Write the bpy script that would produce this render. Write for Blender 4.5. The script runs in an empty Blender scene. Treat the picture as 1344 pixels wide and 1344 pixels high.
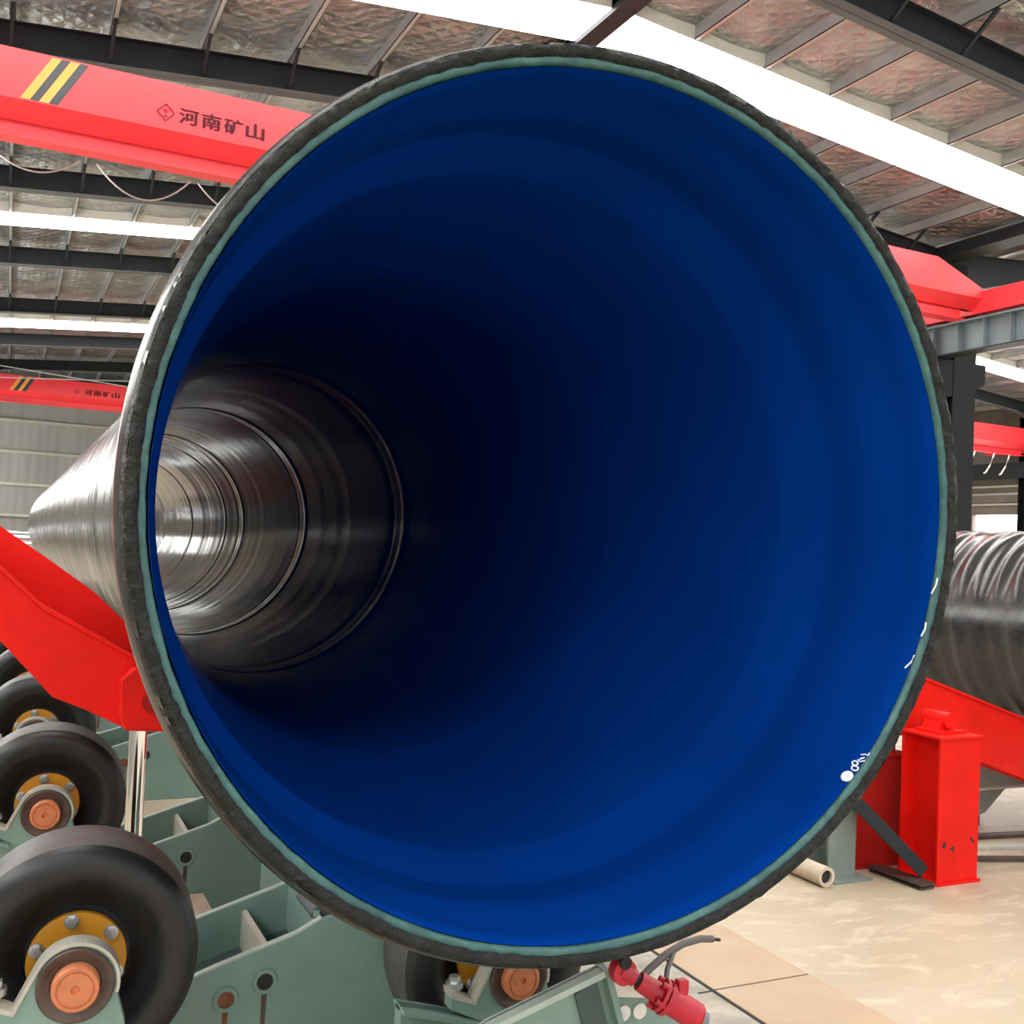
import bpy, math, random
import numpy as np
from mathutils import Matrix, Vector

S = bpy.context.scene
COL = S.collection
random.seed(7); rng = np.random.default_rng(7)
PI = math.pi

# ------------------------------------------------------------------ camera
cam_d = bpy.data.cameras.new('camera'); cam = bpy.data.objects.new('camera', cam_d); COL.objects.link(cam)
cam_d.sensor_width = 36.0; cam_d.lens = 1380.0/1344.0*36.0; cam_d.clip_start = .05; cam_d.clip_end = 400
cam.matrix_world = Matrix((( .90037053, -.05935554, -.43105665, 0.0),
                           (-.43248173, -.01306591, -.90154802, 0.0),
                           ( .04787972,  .99815139, -.03743435, 1.6),
                           (0, 0, 0, 1)))
S.camera = cam

# ------------------------------------------------------------------ world and exposure
W = bpy.data.worlds.new('overcast_sky'); S.world = W; W.use_nodes = True
bg = W.node_tree.nodes['Background']; bg.inputs[0].default_value = (.93, .96, 1.0, 1); bg.inputs[1].default_value = 1.25
S.view_settings.view_transform = 'Standard'; S.view_settings.look = 'None'
S.view_settings.exposure = 0.28; S.view_settings.gamma = 1.0; S.view_settings.use_curve_mapping = False
SKYLIGHT = 10.0      # brightness of the translucent roof strips
WINDOW = 4.5        # brightness of the far window band and the added left wall panes
try:
    S.cycles.max_bounces = 10; S.cycles.diffuse_bounces = 5; S.cycles.glossy_bounces = 6
    S.cycles.use_denoising = True; S.cycles.sample_clamp_indirect = 6.0
except Exception:
    pass

# ------------------------------------------------------------------ materials
class NT:
    def __init__(s, name):
        s.m = bpy.data.materials.new(name); s.m.use_nodes = True
        s.n = s.m.node_tree.nodes; s.l = s.m.node_tree.links
        s.b = s.n['Principled BSDF']
    def node(s, typ, **kw):
        n = s.n.new(typ)
        for k, v in kw.items():
            if k.startswith('i_'):
                key = k[2:]
                n.inputs[int(key) if key.isdigit() else key.replace('_', ' ')].default_value = v
            else: setattr(n, k, v)
        return n
    def link(s, a, b): s.l.new(a, b)
    def coord(s, scale=(1, 1, 1), src='Object', rot=(0, 0, 0)):
        t = s.node('ShaderNodeTexCoord'); m = s.node('ShaderNodeMapping')
        m.inputs['Scale'].default_value = scale; m.inputs['Rotation'].default_value = rot
        s.link(t.outputs[src], m.inputs['Vector']); return m.outputs['Vector']
    def noise(s, scale, detail=4, rough=.55, vec=None, dist=0):
        n = s.node('ShaderNodeTexNoise'); n.inputs['Scale'].default_value = scale
        n.inputs['Detail'].default_value = detail; n.inputs['Roughness'].default_value = rough
        n.inputs['Distortion'].default_value = dist
        if vec is not None: s.link(vec, n.inputs['Vector'])
        return n.outputs['Fac']
    def ramp(s, fac, stops):
        r = s.node('ShaderNodeValToRGB'); e = r.color_ramp.elements
        while len(e) < len(stops): e.new(.5)
        for k, (p, c) in enumerate(stops):
            e[k].position = p; e[k].color = (*c, 1) if len(c) == 3 else c
        s.link(fac, r.inputs['Fac']); return r.outputs['Color']
    def bump(s, h, strength=.3, dist=.01, normal=None):
        b = s.node('ShaderNodeBump'); b.inputs['Strength'].default_value = strength; b.inputs['Distance'].default_value = dist
        s.link(h, b.inputs['Height'])
        if normal is not None: s.link(normal, b.inputs['Normal'])
        return b.outputs['Normal']
    def set(s, **kw):
        for k, v in kw.items():
            key = {'color': 'Base Color', 'rough': 'Roughness', 'metal': 'Metallic', 'coat': 'Coat Weight',
                   'coat_rough': 'Coat Roughness', 'spec': 'Specular IOR Level', 'normal': 'Normal'}[k]
            if hasattr(v, 'is_linked') or hasattr(v, 'links'): s.link(v, s.b.inputs[key])
            elif key == 'Base Color': s.b.inputs[key].default_value = (*v, 1)
            else: s.b.inputs[key].default_value = v
        return s.m

def mul(c, f): return tuple(min(1, x*f) for x in c)

def paint(name, c, rough=.45, var=.12, scale=6, bump=.05, dirt=None, metal=0.0, coat=0.0, spec=.5):
    t = NT(name); v = t.coord()
    f = t.noise(scale, 5, .6, v)
    st = [(.3, mul(c, 1-var)), (.7, mul(c, 1+var))]
    if dirt: st = [(.22, dirt)] + st
    f2 = t.noise(scale*9, 3, .6, v)
    return t.set(color=t.ramp(f, st), rough=rough, metal=metal, coat=coat, spec=spec, normal=t.bump(f2, bump, .004))

def emit(name, c, s):
    t = NT(name); t.set(color=(.8, .8, .8), rough=.5)
    t.b.inputs['Emission Color'].default_value = (*c, 1); t.b.inputs['Emission Strength'].default_value = s
    return t.m

M = {}
M['crane_red'] = paint('crane_red_paint', (.80, .035, .045), .42, .06, 1.5)
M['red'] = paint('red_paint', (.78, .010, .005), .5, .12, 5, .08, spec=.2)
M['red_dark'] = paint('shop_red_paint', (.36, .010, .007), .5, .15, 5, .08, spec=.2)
M['jack_red'] = paint('crimson_paint', (.50, .012, .03), .38, .15, 12, .08)
M['yellow'] = paint('stripe_yellow', (.78, .29, .045), .5, .05, 3)
M['black_paint'] = paint('stripe_black', (.03, .035, .04), .5, .1, 3)
M['letter'] = paint('letter_maroon', (.055, .004, .010), .6, .1, 3, spec=.2)
M['steel_dark'] = paint('dark_steel_paint', (.017, .021, .024), .5, .15, 2, spec=.25)
M['column'] = paint('black_column_paint', (.009, .010, .011), .6, .15, 2, spec=.12)
M['grey_concrete'] = paint('grey_mottled_concrete', (.36, .33, .27), .6, .35, 7, .2)
M['steel_mid'] = paint('slate_steel_paint', (.16, .20, .22), .45, .12, 2)
M['flange'] = paint('flange_grey_paint', (.10, .108, .115), .5, .12, 2, spec=.3)
M['purlin'] = paint('galvanised_purlin', (.46, .47, .47), .38, .12, 3, .05, metal=.6)
M['teal'] = paint('teal_grey_paint', (.195, .300, .262), .42, .13, 5, .10)
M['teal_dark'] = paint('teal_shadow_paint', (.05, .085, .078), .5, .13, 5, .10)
M['grey_post'] = paint('grey_green_paint', (.20, .24, .215), .5, .15, 5, .1)
M['brown_steel'] = paint('bare_rusty_steel', (.10, .07, .058), .5, .3, 14, .2, metal=.4)
M['edge_steel'] = paint('cut_steel_edge', (.52, .50, .43), .4, .12, 20, .1, metal=.3)
M['orange_cap'] = paint('orange_bearing_cap', (.62, .20, .085), .45, .12, 30, .1)
M['hub'] = paint('yellow_hub_paint', (.52, .225, .012), .42, .18, 14, .1)
M['zinc'] = paint('zinc_bolt', (.55, .56, .55), .3, .15, 30, .05, metal=.8)
M['chrome'] = NT('chrome_rod').set(color=(.86, .86, .86), rough=.08, metal=1.0)
M['rod_steel'] = NT('bright_steel').set(color=(.6, .62, .64), rough=.22, metal=1.0)
M['cable'] = paint('cable_sheath', (.10, .085, .08), .5, .1, 10)
M['white_cable'] = paint('white_cable', (.8, .8, .78), .5, .05, 10)
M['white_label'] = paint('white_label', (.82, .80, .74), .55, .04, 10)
M['card'] = paint('tan_cardboard', (.62, .52, .40), .7, .12, 12, .1)
M['plinth'] = paint('tan_concrete', (.40, .31, .23), .75, .25, 9, .3)
M['rust'] = paint('rusty_hole', (.20, .08, .035), .8, .3, 30, .3)
M['hole'] = paint('dark_hole', (.02, .022, .022), .8, .1, 10)
M['light_rim'] = paint('worn_paint_edge', (.42, .50, .45), .45, .12, 12)
M['skylight'] = emit('daylight_panel', (1, .985, .95), SKYLIGHT)
M['window'] = emit('daylit_window', (1, 1, .98), WINDOW)

def m_rubber():
    t = NT('black_rubber'); v = t.coord()
    f = t.noise(9, 5, .6, v)
    col = t.ramp(f, [(.3, (.006, .006, .007)), (.75, (.017, .017, .018))])
    rg = t.ramp(t.noise(5, 3, .5, v), [(.3, (.32,)*3), (.7, (.52,)*3)])
    return t.set(color=col, rough=rg, normal=t.bump(t.noise(120, 2, .5, v), .06, .002))
M['rubber'] = m_rubber()

def m_tread():
    t = NT('worn_rubber_tread'); v = t.coord()
    col = t.ramp(t.noise(14, 5, .6, v), [(.3, (.05, .05, .05)), (.75, (.11, .11, .105))])
    return t.set(color=col, rough=.5, normal=t.bump(t.noise(90, 3, .5, v), .1, .002))
M['tread'] = m_tread()

def m_floor():
    t = NT('concrete_floor'); v = t.coord()
    big = t.noise(.55, 5, .6, v, .4)
    col = t.ramp(big, [(.28, (.38, .31, .215)), (.5, (.47, .39, .275)), (.72, (.54, .46, .34))])
    v2 = t.coord((1.0, 2.2, 1), rot=(0, 0, .5)); st = t.noise(2.4, 6, .65, v2, 1.2)
    mask = t.ramp(st, [(.52, (0,)*3), (.66, (1,)*3)])
    mx = t.node('ShaderNodeMix', data_type='RGBA'); t.link(mask, mx.inputs['Factor']); t.link(col, mx.inputs['A'])
    mx.inputs['B'].default_value = (.60, .53, .40, 1)
    dk = t.noise(3.1, 5, .6, v, .6); m2 = t.ramp(dk, [(.66, (0,)*3), (.76, (.55,)*3)])
    mx2 = t.node('ShaderNodeMix', data_type='RGBA'); t.link(m2, mx2.inputs['Factor']); t.link(mx.outputs['Result'], mx2.inputs['A'])
    mx2.inputs['B'].default_value = (.36, .31, .25, 1)
    return t.set(color=mx2.outputs['Result'], rough=t.ramp(st, [(.3, (.5,)*3), (.7, (.34,)*3)]), normal=t.bump(t.noise(30, 5, .6, v), .12, .006))
M['floor'] = m_floor()

def m_plate():
    t = NT('tan_floor_plate'); v = t.coord()
    col = t.ramp(t.noise(3, 5, .6, v, .3), [(.3, (.42, .285, .18)), (.55, (.47, .34, .225)), (.8, (.51, .40, .28))])
    return t.set(color=col, rough=.45, normal=t.bump(t.noise(40, 4, .6, v), .06, .004))
M['plate'] = m_plate()

def m_foil():
    t = NT('reflective_foil_insulation')
    v = t.coord(src='Generated', scale=(1, 1, 1)); o = t.coord()
    # crossed netting wires and the quilted wrinkles between them
    w = []
    for r in (.75, -.75):
        n = t.node('ShaderNodeTexWave', wave_type='BANDS'); n.inputs['Scale'].default_value = 1.5
        n.inputs['Distortion'].default_value = 2.0; n.inputs['Detail'].default_value = 2; n.inputs['Detail Scale'].default_value = 1.5
        t.link(t.coord(rot=(0, 0, r)), n.inputs['Vector']); w.append(n.outputs['Fac'])
    mx = t.node('ShaderNodeMath', operation='MAXIMUM'); t.link(w[0], mx.inputs[0]); t.link(w[1], mx.inputs[1])
    n1 = t.noise(2.2, 6, .62, o, .8)
    nb = t.bump(n1, .8, .16); nb2 = t.bump(mx.outputs[0], .45, .05, nb)
    col = t.ramp(t.noise(1.1, 4, .6, o), [(.3, (.30, .31, .31)), (.7, (.52, .53, .53))])
    return t.set(color=col, metal=.9, rough=.30, normal=nb2)
M['foil'] = m_foil()

def m_wall():
    t = NT('clad_wall_panel'); v = t.coord((1, 1, .15))
    col = t.ramp(t.noise(3, 5, .6, v), [(.3, (.30, .31, .285)), (.7, (.38, .38, .35))])
    n = t.node('ShaderNodeTexWave', wave_type='BANDS', bands_direction='X'); n.inputs['Scale'].default_value = .8
    t.link(t.coord(), n.inputs['Vector'])
    return t.set(color=col, rough=.55, normal=t.bump(n.outputs['Fac'], .3, .03))
M['wall'] = m_wall()
M['wall_brown'] = paint('brown_grey_cladding', (.17, .145, .125), .6, .2, 1.5, .1)

def m_lining():
    t = NT('blue_epoxy_lining'); v = t.coord()
    col = t.ramp(t.noise(2.5, 4, .5, v), [(.3, (.0006, .031, .215)), (.7, (.001, .040, .270))])
    rg = t.ramp(t.noise(1.3, 4, .6, t.coord((1, .25, 1))), [(.3, (.09,)*3), (.7, (.17,)*3)])
    return t.set(color=col, rough=rg, spec=.42)
M['lining'] = m_lining()

def m_coating():
    t = NT('black_polyethylene_coating'); v = t.coord()
    col = t.ramp(t.noise(7, 5, .6, v), [(.3, (.013, .013, .014)), (.7, (.028, .028, .028))])
    rg = t.ramp(t.noise(2, 4, .6, t.coord((1, 4, 1))), [(.3, (.16,)*3), (.7, (.30,)*3)])
    return t.set(color=col, rough=rg, spec=.6, normal=t.bump(t.noise(20, 4, .6, v), .05, .01))
M['coating'] = m_coating()

def m_cut():
    t = NT('trimmed_black_coating_edge'); v = t.coord()
    col = t.ramp(t.noise(22, 6, .65, v), [(.35, (.005, .006, .006)), (.62, (.014, .015, .014)), (.82, (.06, .06, .055))])
    return t.set(color=col, rough=t.ramp(t.noise(15, 4, .6, v), [(.3, (.18,)*3), (.7, (.5,)*3)]), spec=.28, normal=t.bump(t.noise(28, 6, .65, v), .8, .02))
M['cut'] = m_cut()

def m_teal_edge():
    t = NT('teal_primer_edge'); v = t.coord()
    col = t.ramp(t.noise(13, 7, .7, v, .5), [(.3, (.012, .05, .055)), (.5, (.035, .11, .105)), (.68, (.055, .15, .135)), (.84, (.18, .28, .24))])
    return t.set(color=col, rough=.45, normal=t.bump(t.noise(30, 5, .6, v), .4, .01))
M['teal_edge'] = m_teal_edge()
M['chalk'] = paint('white_marker', (.75, .80, .88), .6, .1, 40)

# ------------------------------------------------------------------ mesh helpers
class MB:
    def __init__(s): s.v = []; s.f = []
    def add(s, v, f):
        o = len(s.v); s.v += [tuple(map(float, p)) for p in v]; s.f += [tuple(i+o for i in q) for q in f]; return s
    def box(s, x0, x1, y0, y1, z0, z1):
        return s.add([(x0,y0,z0),(x1,y0,z0),(x1,y1,z0),(x0,y1,z0),(x0,y0,z1),(x1,y0,z1),(x1,y1,z1),(x0,y1,z1)],
                     [(0,3,2,1),(4,5,6,7),(0,1,5,4),(1,2,6,5),(2,3,7,6),(3,0,4,7)])
    def prism(s, pts, a0, a1, axis='y'):
        """polygon in the plane across axis, extruded along it"""
        n = len(pts)
        def P(p, a): return (p[0], a, p[1]) if axis == 'y' else ((a, p[0], p[1]) if axis == 'x' else (p[0], p[1], a))
        v = [P(p, a0) for p in pts] + [P(p, a1) for p in pts]
        return s.add(v, [tuple(range(n)), tuple(range(2*n-1, n-1, -1))] + [(i, i+n, (i+1) % n+n, (i+1) % n) for i in range(n)])
    def beam(s, p0, p1, w, h, up=(0, 0, 1)):
        p0, p1 = Vector(p0), Vector(p1); d = (p1-p0).normalized(); u = Vector(up)
        if abs(d.dot(u)) > .98: u = Vector((1, 0, 0))
        a = d.cross(u).normalized()*w/2; b = d.cross(a).normalized()*h/2
        v = [p+i*a+j*b for p in (p0, p1) for i, j in ((-1,-1),(1,-1),(1,1),(-1,1))]
        return s.add(v, [(0,1,2,3),(7,6,5,4)] + [(i, i+4, (i+1) % 4+4, (i+1) % 4) for i in range(4)])
    def cyl(s, p0, p1, r, n=20, r1=None):
        p0, p1 = Vector(p0), Vector(p1); d = (p1-p0).normalized(); r1 = r if r1 is None else r1
        u = Vector((0, 0, 1)) if abs(d.z) < .9 else Vector((1, 0, 0)); a = d.cross(u).normalized(); b = d.cross(a)
        v = [p0+(a*math.cos(2*PI*k/n)+b*math.sin(2*PI*k/n))*r for k in range(n)] + [p1+(a*math.cos(2*PI*k/n)+b*math.sin(2*PI*k/n))*r1 for k in range(n)]
        return s.add(v, [tuple(range(n)), tuple(range(2*n-1, n-1, -1))] + [(i, i+n, (i+1) % n+n, (i+1) % n) for i in range(n)])
    def tube(s, pts, r, n=8):
        pts = [Vector(p) for p in pts]; rings = []
        for i, p in enumerate(pts):
            d = (pts[min(i+1, len(pts)-1)]-pts[max(i-1, 0)]).normalized()
            u = Vector((0, 0, 1)) if abs(d.z) < .9 else Vector((1, 0, 0)); a = d.cross(u).normalized(); b = d.cross(a)
            rings.append([p+(a*math.cos(2*PI*k/n)+b*math.sin(2*PI*k/n))*r for k in range(n)])
        v = [q for R in rings for q in R]; f = [tuple(range(n)), tuple(range(len(v)-1, len(v)-n-1, -1))]
        for i in range(len(pts)-1):
            for k in range(n): f.append((i*n+k, (i+1)*n+k, (i+1)*n+(k+1) % n, i*n+(k+1) % n))
        return s.add(v, f)
    def lathe(s, prof, n=48, c=(0, 0, 0)):
        """prof: list of (y, r), turned about the y axis through c"""
        v = []; f = []
        for y, r in prof:
            for k in range(n): v.append((c[0]+r*math.cos(2*PI*k/n), c[1]+y, c[2]+r*math.sin(2*PI*k/n)))
        for i in range(len(prof)-1):
            for k in range(n): f.append((i*n+k, i*n+(k+1) % n, (i+1)*n+(k+1) % n, (i+1)*n+k))
        return s.add(v, f)
    def build(s, name, mat, parent=None, smooth=False, bevel=0):
        me = bpy.data.meshes.new(name); org = Vector((0, 0, 0)); p = parent
        while p is not None: org += Vector(p.location); p = p.parent
        me.from_pydata([tuple(Vector(q)-org) for q in s.v] if org.length else s.v, [], s.f); me.update()
        return link(name, me, mat, parent, smooth, bevel)

def link(name, me, mat, parent=None, smooth=False, bevel=0):
    me.materials.append(mat); o = bpy.data.objects.new(name, me); COL.objects.link(o)
    if parent is not None: o.parent = parent
    if smooth:
        me.polygons.foreach_set('use_smooth', [True]*len(me.polygons))
        if smooth != 'all':
            try: me.set_sharp_from_angle(angle=math.radians(38))
            except Exception: pass
    if bevel:
        b = o.modifiers.new('bevel', 'BEVEL'); b.width = bevel; b.segments = 2; b.limit_method = 'ANGLE'
    return o

def tag(o, label=None, cat=None, group=None, kind=None):
    if label: o['label'] = label
    if cat: o['category'] = cat
    if group: o['group'] = group
    if kind: o['kind'] = kind
    return o

def thing(name, label, cat, loc=(0, 0, 0), group=None):
    o = bpy.data.objects.new(name, None); COL.objects.link(o); o.location = loc; o.empty_display_size = .1
    return tag(o, label, cat, group)

def setting(name, mb, mat, **kw):
    return tag(mb.build(name, mat, **kw), kind='structure')

def copy_tree(o, parent=None):
    c = o.copy(); COL.objects.link(c)
    if parent is not None: c.parent = parent
    for ch in list(o.children): copy_tree(ch, c)
    return c

def grid_mesh(name, P, closed=True):
    """P: rows x n x 3 array"""
    a, n, _ = P.shape; v = P.reshape(-1, 3)
    i, k = np.meshgrid(np.arange(a-1), np.arange(n if closed else n-1), indexing='ij'); k2 = (k+1) % n
    q = np.stack([i*n+k, i*n+k2, (i+1)*n+k2, (i+1)*n+k], -1).reshape(-1, 4)
    me = bpy.data.meshes.new(name)
    me.vertices.add(len(v)); me.vertices.foreach_set('co', v.astype(np.float32).ravel())
    me.loops.add(q.size); me.loops.foreach_set('vertex_index', q.astype(np.int32).ravel())
    me.polygons.add(len(q)); me.polygons.foreach_set('loop_start', np.arange(0, q.size, 4, dtype=np.int32))
    me.update(calc_edges=True); me.validate(); return me

def noise1(x, seed, octaves=3):
    """smooth 1-d value noise"""
    r = np.random.default_rng(seed); out = np.zeros_like(x); amp = 1.0
    for o in range(octaves):
        t = r.uniform(-1, 1, 4096); xi = np.floor(x).astype(int); f = x-xi; f = f*f*(3-2*f)
        out += amp*(t[xi % 4096]*(1-f)+t[(xi+1) % 4096]*f); x = x*2.17+11.3; amp *= .5
    return out

# ================================================================== THE SETTING
# ---- floor
fl = setting('floor', MB().box(-3.4, 35.2, -10, 52.4, -.3, 0), M['floor'])
for k, (y0, y1) in enumerate(((1.42, 2.22), (2.23, 3.225), (3.235, 4.4), (4.41, 5.5))):
    MB().box(2.475, 2.93, y0, y1, -.05, .006).build('floor_plate', M['plate'], fl, bevel=.002)
MB().box(1.3, 2.46, 1.4, 6, -.06, .002).build('concrete_strip', M['grey_concrete'], fl)
MB().box(2.462, 2.476, 1.4, 6, -.1, .0035).build('plate_joint', M['hole'], fl)
MB().box(2.4, 2.92, 3.224, 3.236, -.1, .0025).build('plate_joint', M['hole'], fl)

# ---- roof: two bays, ridge at x = 6.8 and 25.6
SL = .09; ZR = 8.93
RAFT = [-7.6, -1.9, 3.8, 9.4, 14.9, 20.9, 26.9, 32.9, 38.9, 44.9, 50.9]
XS = 16.35
ceil = tag(bpy.data.objects.new('ceiling', None), kind='structure'); COL.objects.link(ceil)
def zroof(x, xr): return ZR-SL*abs(x-xr)
def roof_bay(xr, half, detail):
    for sgn in (-1, 1):
        xe = xr+sgn*half; ze = zroof(xe, xr)
        pts = [(xr, ZR+.02), (xe, ze+.02), (xe, ze+.12), (xr, ZR+.12)]
        MB().prism(pts, -9, 52.3).build('roof_sheet', M['steel_mid'], ceil)
        # skylight strips, foil blankets between purlins
        npan = int(round(half/1.2)); wx = half/npan
        xs = [xr+sgn*wx*k for k in range(npan+1)]
        meshes = {}
        for b in range(len(RAFT)-1):
            y0, y1 = RAFT[b], RAFT[b+1]; ym = (y0+y1)/2
            if b in (6, 8, 9): spans = [(y0, y1)]; sky = None
            else:
                hw = .5 if b < 6 else .75; ym += .45 if b == 5 else (.9 if b == 7 else 0)
                sky = (ym-hw, ym+hw); spans = [(y0, ym-hw), (ym+hw, y1)]
            if sky:
                p = [(xr+sgn*.15, ZR-.245), (xe, ze-.235), (xe, ze-.225), (xr+sgn*.15, ZR-.235)]
                so = MB().prism(p, *sky).build('skylight_panel', M['skylight'], ceil)
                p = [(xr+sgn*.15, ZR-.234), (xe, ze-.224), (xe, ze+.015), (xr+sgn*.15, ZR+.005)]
                MB().prism(p, sky[0]-.012, sky[1]+.012).build('skylight_glow_block', M['white_label'], so)  # added backing keeps panel light off the foil; white stands in for glow
            for (a0, a1) in spans:
                if not detail and a1 < 5: 
                    continue
                for k in range(npan):
                    xa, xb = xs[k], xs[k+1]; nu, nv = 9, 12
                    P = np.zeros((nu, nv, 3))
                    for i in range(nu):
                        for j in range(nv):
                            u, w = i/(nu-1), j/(nv-1)
                            x = xa+(xb-xa)*u; y = a0+(a1-a0)*w
                            sag = .07*math.sin(PI*u)*(.6+.4*math.sin(PI*w)) + .012*math.sin(5*y+3*x)
                            P[i, j] = (x, y, zroof(x, xr)-.012-sag)
                    link('insulation_panel', grid_mesh('insulation_panel', P, False), M['foil'], ceil, 'all')
        for k, x in enumerate(xs):
            z = zroof(x, xr)
            b = MB().box(x-.035, x+.035, -9, 52.2, z-.21, z-.196).box(x-.035, x-.027, -9, 52.2, z-.21, z-.02).box(x+.027, x+.035, -9, 52.2, z-.21, z-.18)
            b.build('purlin', M['purlin'], ceil)
    for r, y in enumerate(RAFT):
        zb = lambda x: zroof(x, xr)-.62-.0*x
        for sgn in (-1, 1):
            xe = xr+sgn*half; xk = xr+sgn*(half-2.2)
            top = lambda x: zroof(x, xr)-.21
            w = [(xr, top(xr)), (xe, top(xe)), (xe, zb(xe)-.42), (xk, zb(xk)), (xr, zb(xr))]
            ro = MB().prism(w, y-.008, y+.008).build('rafter', M['steel_dark'], ceil)
            fb = [(xr, zb(xr)+.018), (xk, zb(xk)+.018), (xe, zb(xe)-.402), (xe, zb(xe)-.42), (xk, zb(xk)), (xr, zb(xr))]
            MB().prism(fb, y-.12, y+.12).build('bottom_flange', M['flange'], ro)
            ft = [(xr, top(xr)), (xe, top(xe)), (xe, top(xe)-.015), (xr, top(xr)-.015)]
            MB().prism(ft, y-.1, y+.1).build('top_flange', M['steel_dark'], ro)
            if detail and 5 < y < 34:
                npan = int(round(half/1.2)); wx = half/npan
                for k in range(1, npan):
                    x = xr+sgn*wx*k; z = zroof(x, xr)
                    b = MB()
                    for s in (-1, 1): b.beam((x, y+s*.03, zb(x)+.03), (x, y+s*.62, z-.2), .045, .045)
                    b.build('knee_brace', M['steel_dark'], ro)
    MB().box(xr-.14, xr+.14, -9, 52.2, ZR-.3, ZR-.2).build('ridge_purlin', M['steel_dark'], ceil)
roof_bay(6.8, 9.5, True)
roof_bay(25.9, 9.5, False)
MB().box(XS-.25, XS+.25, -9, 52.2, 7.72, 7.95).build('valley_gutter', M['steel_dark'], ceil)
for (a, b) in (((-1.2, 40.6, 7.25), (6.2, 40.6, 6.75)), ((-1.2, 40.7, 6.75), (6.2, 40.7, 7.35))):
    MB().cyl(a, b, .02, 6).build('brace_rod', M['purlin'], ceil)

# ---- walls
wb = setting('wall_back', MB().box(-3.4, 35.2, 52.2, 52.4, 0, 9.2), M['wall'])
for z in (.7, 2.15, 3.55, 5.0, 6.4):
    MB().box(-3, 34.9, 52.02, 52.2, z-.06, z+.06).build('girt', M['edge_steel'], wb)
MB().box(-3, 34.9, 52.0, 52.19, 7.2, 8.8).build('upper_cladding', M['steel_mid'], wb)
wl = setting('wall_left', MB().box(-3.4, -3.2, -9, 52.2, 0, 3).box(-3.4, -3.2, -9, 52.2, 5.2, 8.2), M['wall'])
for k in range(10):
    y0 = -8.8+6.1*k
    MB().box(-3.36, -3.3, y0, y0+5.8, 3, 5.2).build('lit_pane', M['window'], wl)  # glowing panes added out of view as a light source from the left
    MB().box(-3.4, -3.2, y0+5.8, y0+6.1, 3, 5.2).build('pane_post', M['wall'], wl)
wr = setting('wall_right', MB().box(35.0, 35.2, -9, 52.2, 3.95, 8.2).box(35.0, 35.2, -9, 52.2, 0, 1.1), M['wall_brown'])
for z in (4.35, 4.75, 5.05): MB().box(34.88, 35.0, -9, 52, z-.04, z+.04).build('girt', M['edge_steel'], wr)
MB().box(34.8, 35.0, -9, 52, 4.42, 4.7).build('wind_beam', M['wall_brown'], wr)
for k in range(12):
    y0 = -9+5.05*k
    MB().box(35.1, 35.14, y0, y0+5.05, 1.1, 3.95).build('lit_pane', M['window'], wr)
    MB().box(34.9, 35.1, y0+3.75, y0+4.2, 1.1, 3.95).build('pane_post', M['wall_brown'], wr)

# ---- columns, runway beams
def hcolumn(x, y, w, top, label):
    t = thing('steel_column', label, 'column', (x, y, 0))
    b = MB().box(x-w/2, x+w/2, y-.19, y-.165, 0, top).box(x-w/2, x+w/2, y+.165, y+.19, 0, top)
    b.build('flange', M['column'], t)
    MB().box(x-.012, x+.012, y-.165, y+.165, 0, top).build('web', M['column'], t)
    MB().box(x-w/2-.1, x+w/2+.1, y-.3, y+.3, 0, .03).build('base_plate', M['column'], t)
    return t
c = hcolumn(16.72, 14.9, .6, 7.3, 'dark steel column holding the runway beam end right of the blue pipe mouth')
MB().prism([(15.7, 5.73), (17.3, 5.73), (17.3, 5.35), (17.02, 5.2), (16.3, 5.0), (15.7, 5.4)], 14.72, 15.08).build('corbel', M['column'], c)
MB().box(16.36, 16.9, 14.88, 15.1, 6.3, 7.7).build('upper_post', M['column'], c)
c = hcolumn(34.6, 27.4, .5, 7.6, 'dark steel column against the far right wall beside the bright windows')
rb = thing('runway_beam', 'slate grey crane runway beam with web stiffeners under the near red crane end', 'beam', (16.1, 20, 5.75))
MB().box(16.09, 16.11, -8, 51, 5.77, 6.31).build('web', M['steel_mid'], rb)
MB().box(15.9, 16.3, -8, 51, 6.31, 6.335).build('top_flange', M['steel_mid'], rb)
MB().box(15.93, 16.27, -8, 51, 5.745, 5.77).build('bottom_flange', M['steel_dark'], rb)
MB().box(16.07, 16.13, -8, 51, 6.335, 6.40).build('rail', M['steel_dark'], rb)
for k in range(24):
    y = 3.2+.58*k
    MB().box(15.935, 16.09, y-.006, y+.006, 5.77, 6.31).build('stiffener', M['steel_mid'], rb)
rb2 = thing('runway_beam', 'crane runway beam along the far right wall above the windows', 'beam', (34.45, 20, 5.3))
MB().box(34.3, 34.6, -8, 51, 5.3, 5.9).build('web', M['steel_dark'], rb2)

# ================================================================== CRANES
def bolden(me, dx, dz):
    """heavier strokes: the glyph laid over itself with small shifts"""
    n = len(me.vertices); co = np.zeros(n*3, np.float32); me.vertices.foreach_get('co', co); co = co.reshape(-1, 3)
    F = [tuple(p.vertices) for p in me.polygons]; V = []; G = []
    for k, (a, b) in enumerate(((-dx, 0), (0, dz), (dx, 0), (0, -dz), (0, 0))):
        V += [(p[0]+a, p[1]+b, p[2]+.0004*k) for p in co]; G += [tuple(i+k*n for i in f) for f in F]
    m = bpy.data.meshes.new('lettering'); m.from_pydata(V, [], G); m.update(); return m
def text_mesh(body, size, bold=0.0):
    cu = bpy.data.curves.new('lettering', 'FONT'); cu.body = body; cu.size = size; cu.extrude = .002
    cu.align_x = 'LEFT'; cu.resolution_u = 3
    tmp = bpy.data.objects.new('tmp', cu); COL.objects.link(tmp)
    dg = bpy.context.evaluated_depsgraph_get(); me = bpy.data.meshes.new_from_object(tmp.evaluated_get(dg))
    bpy.data.objects.remove(tmp); return me
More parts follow.
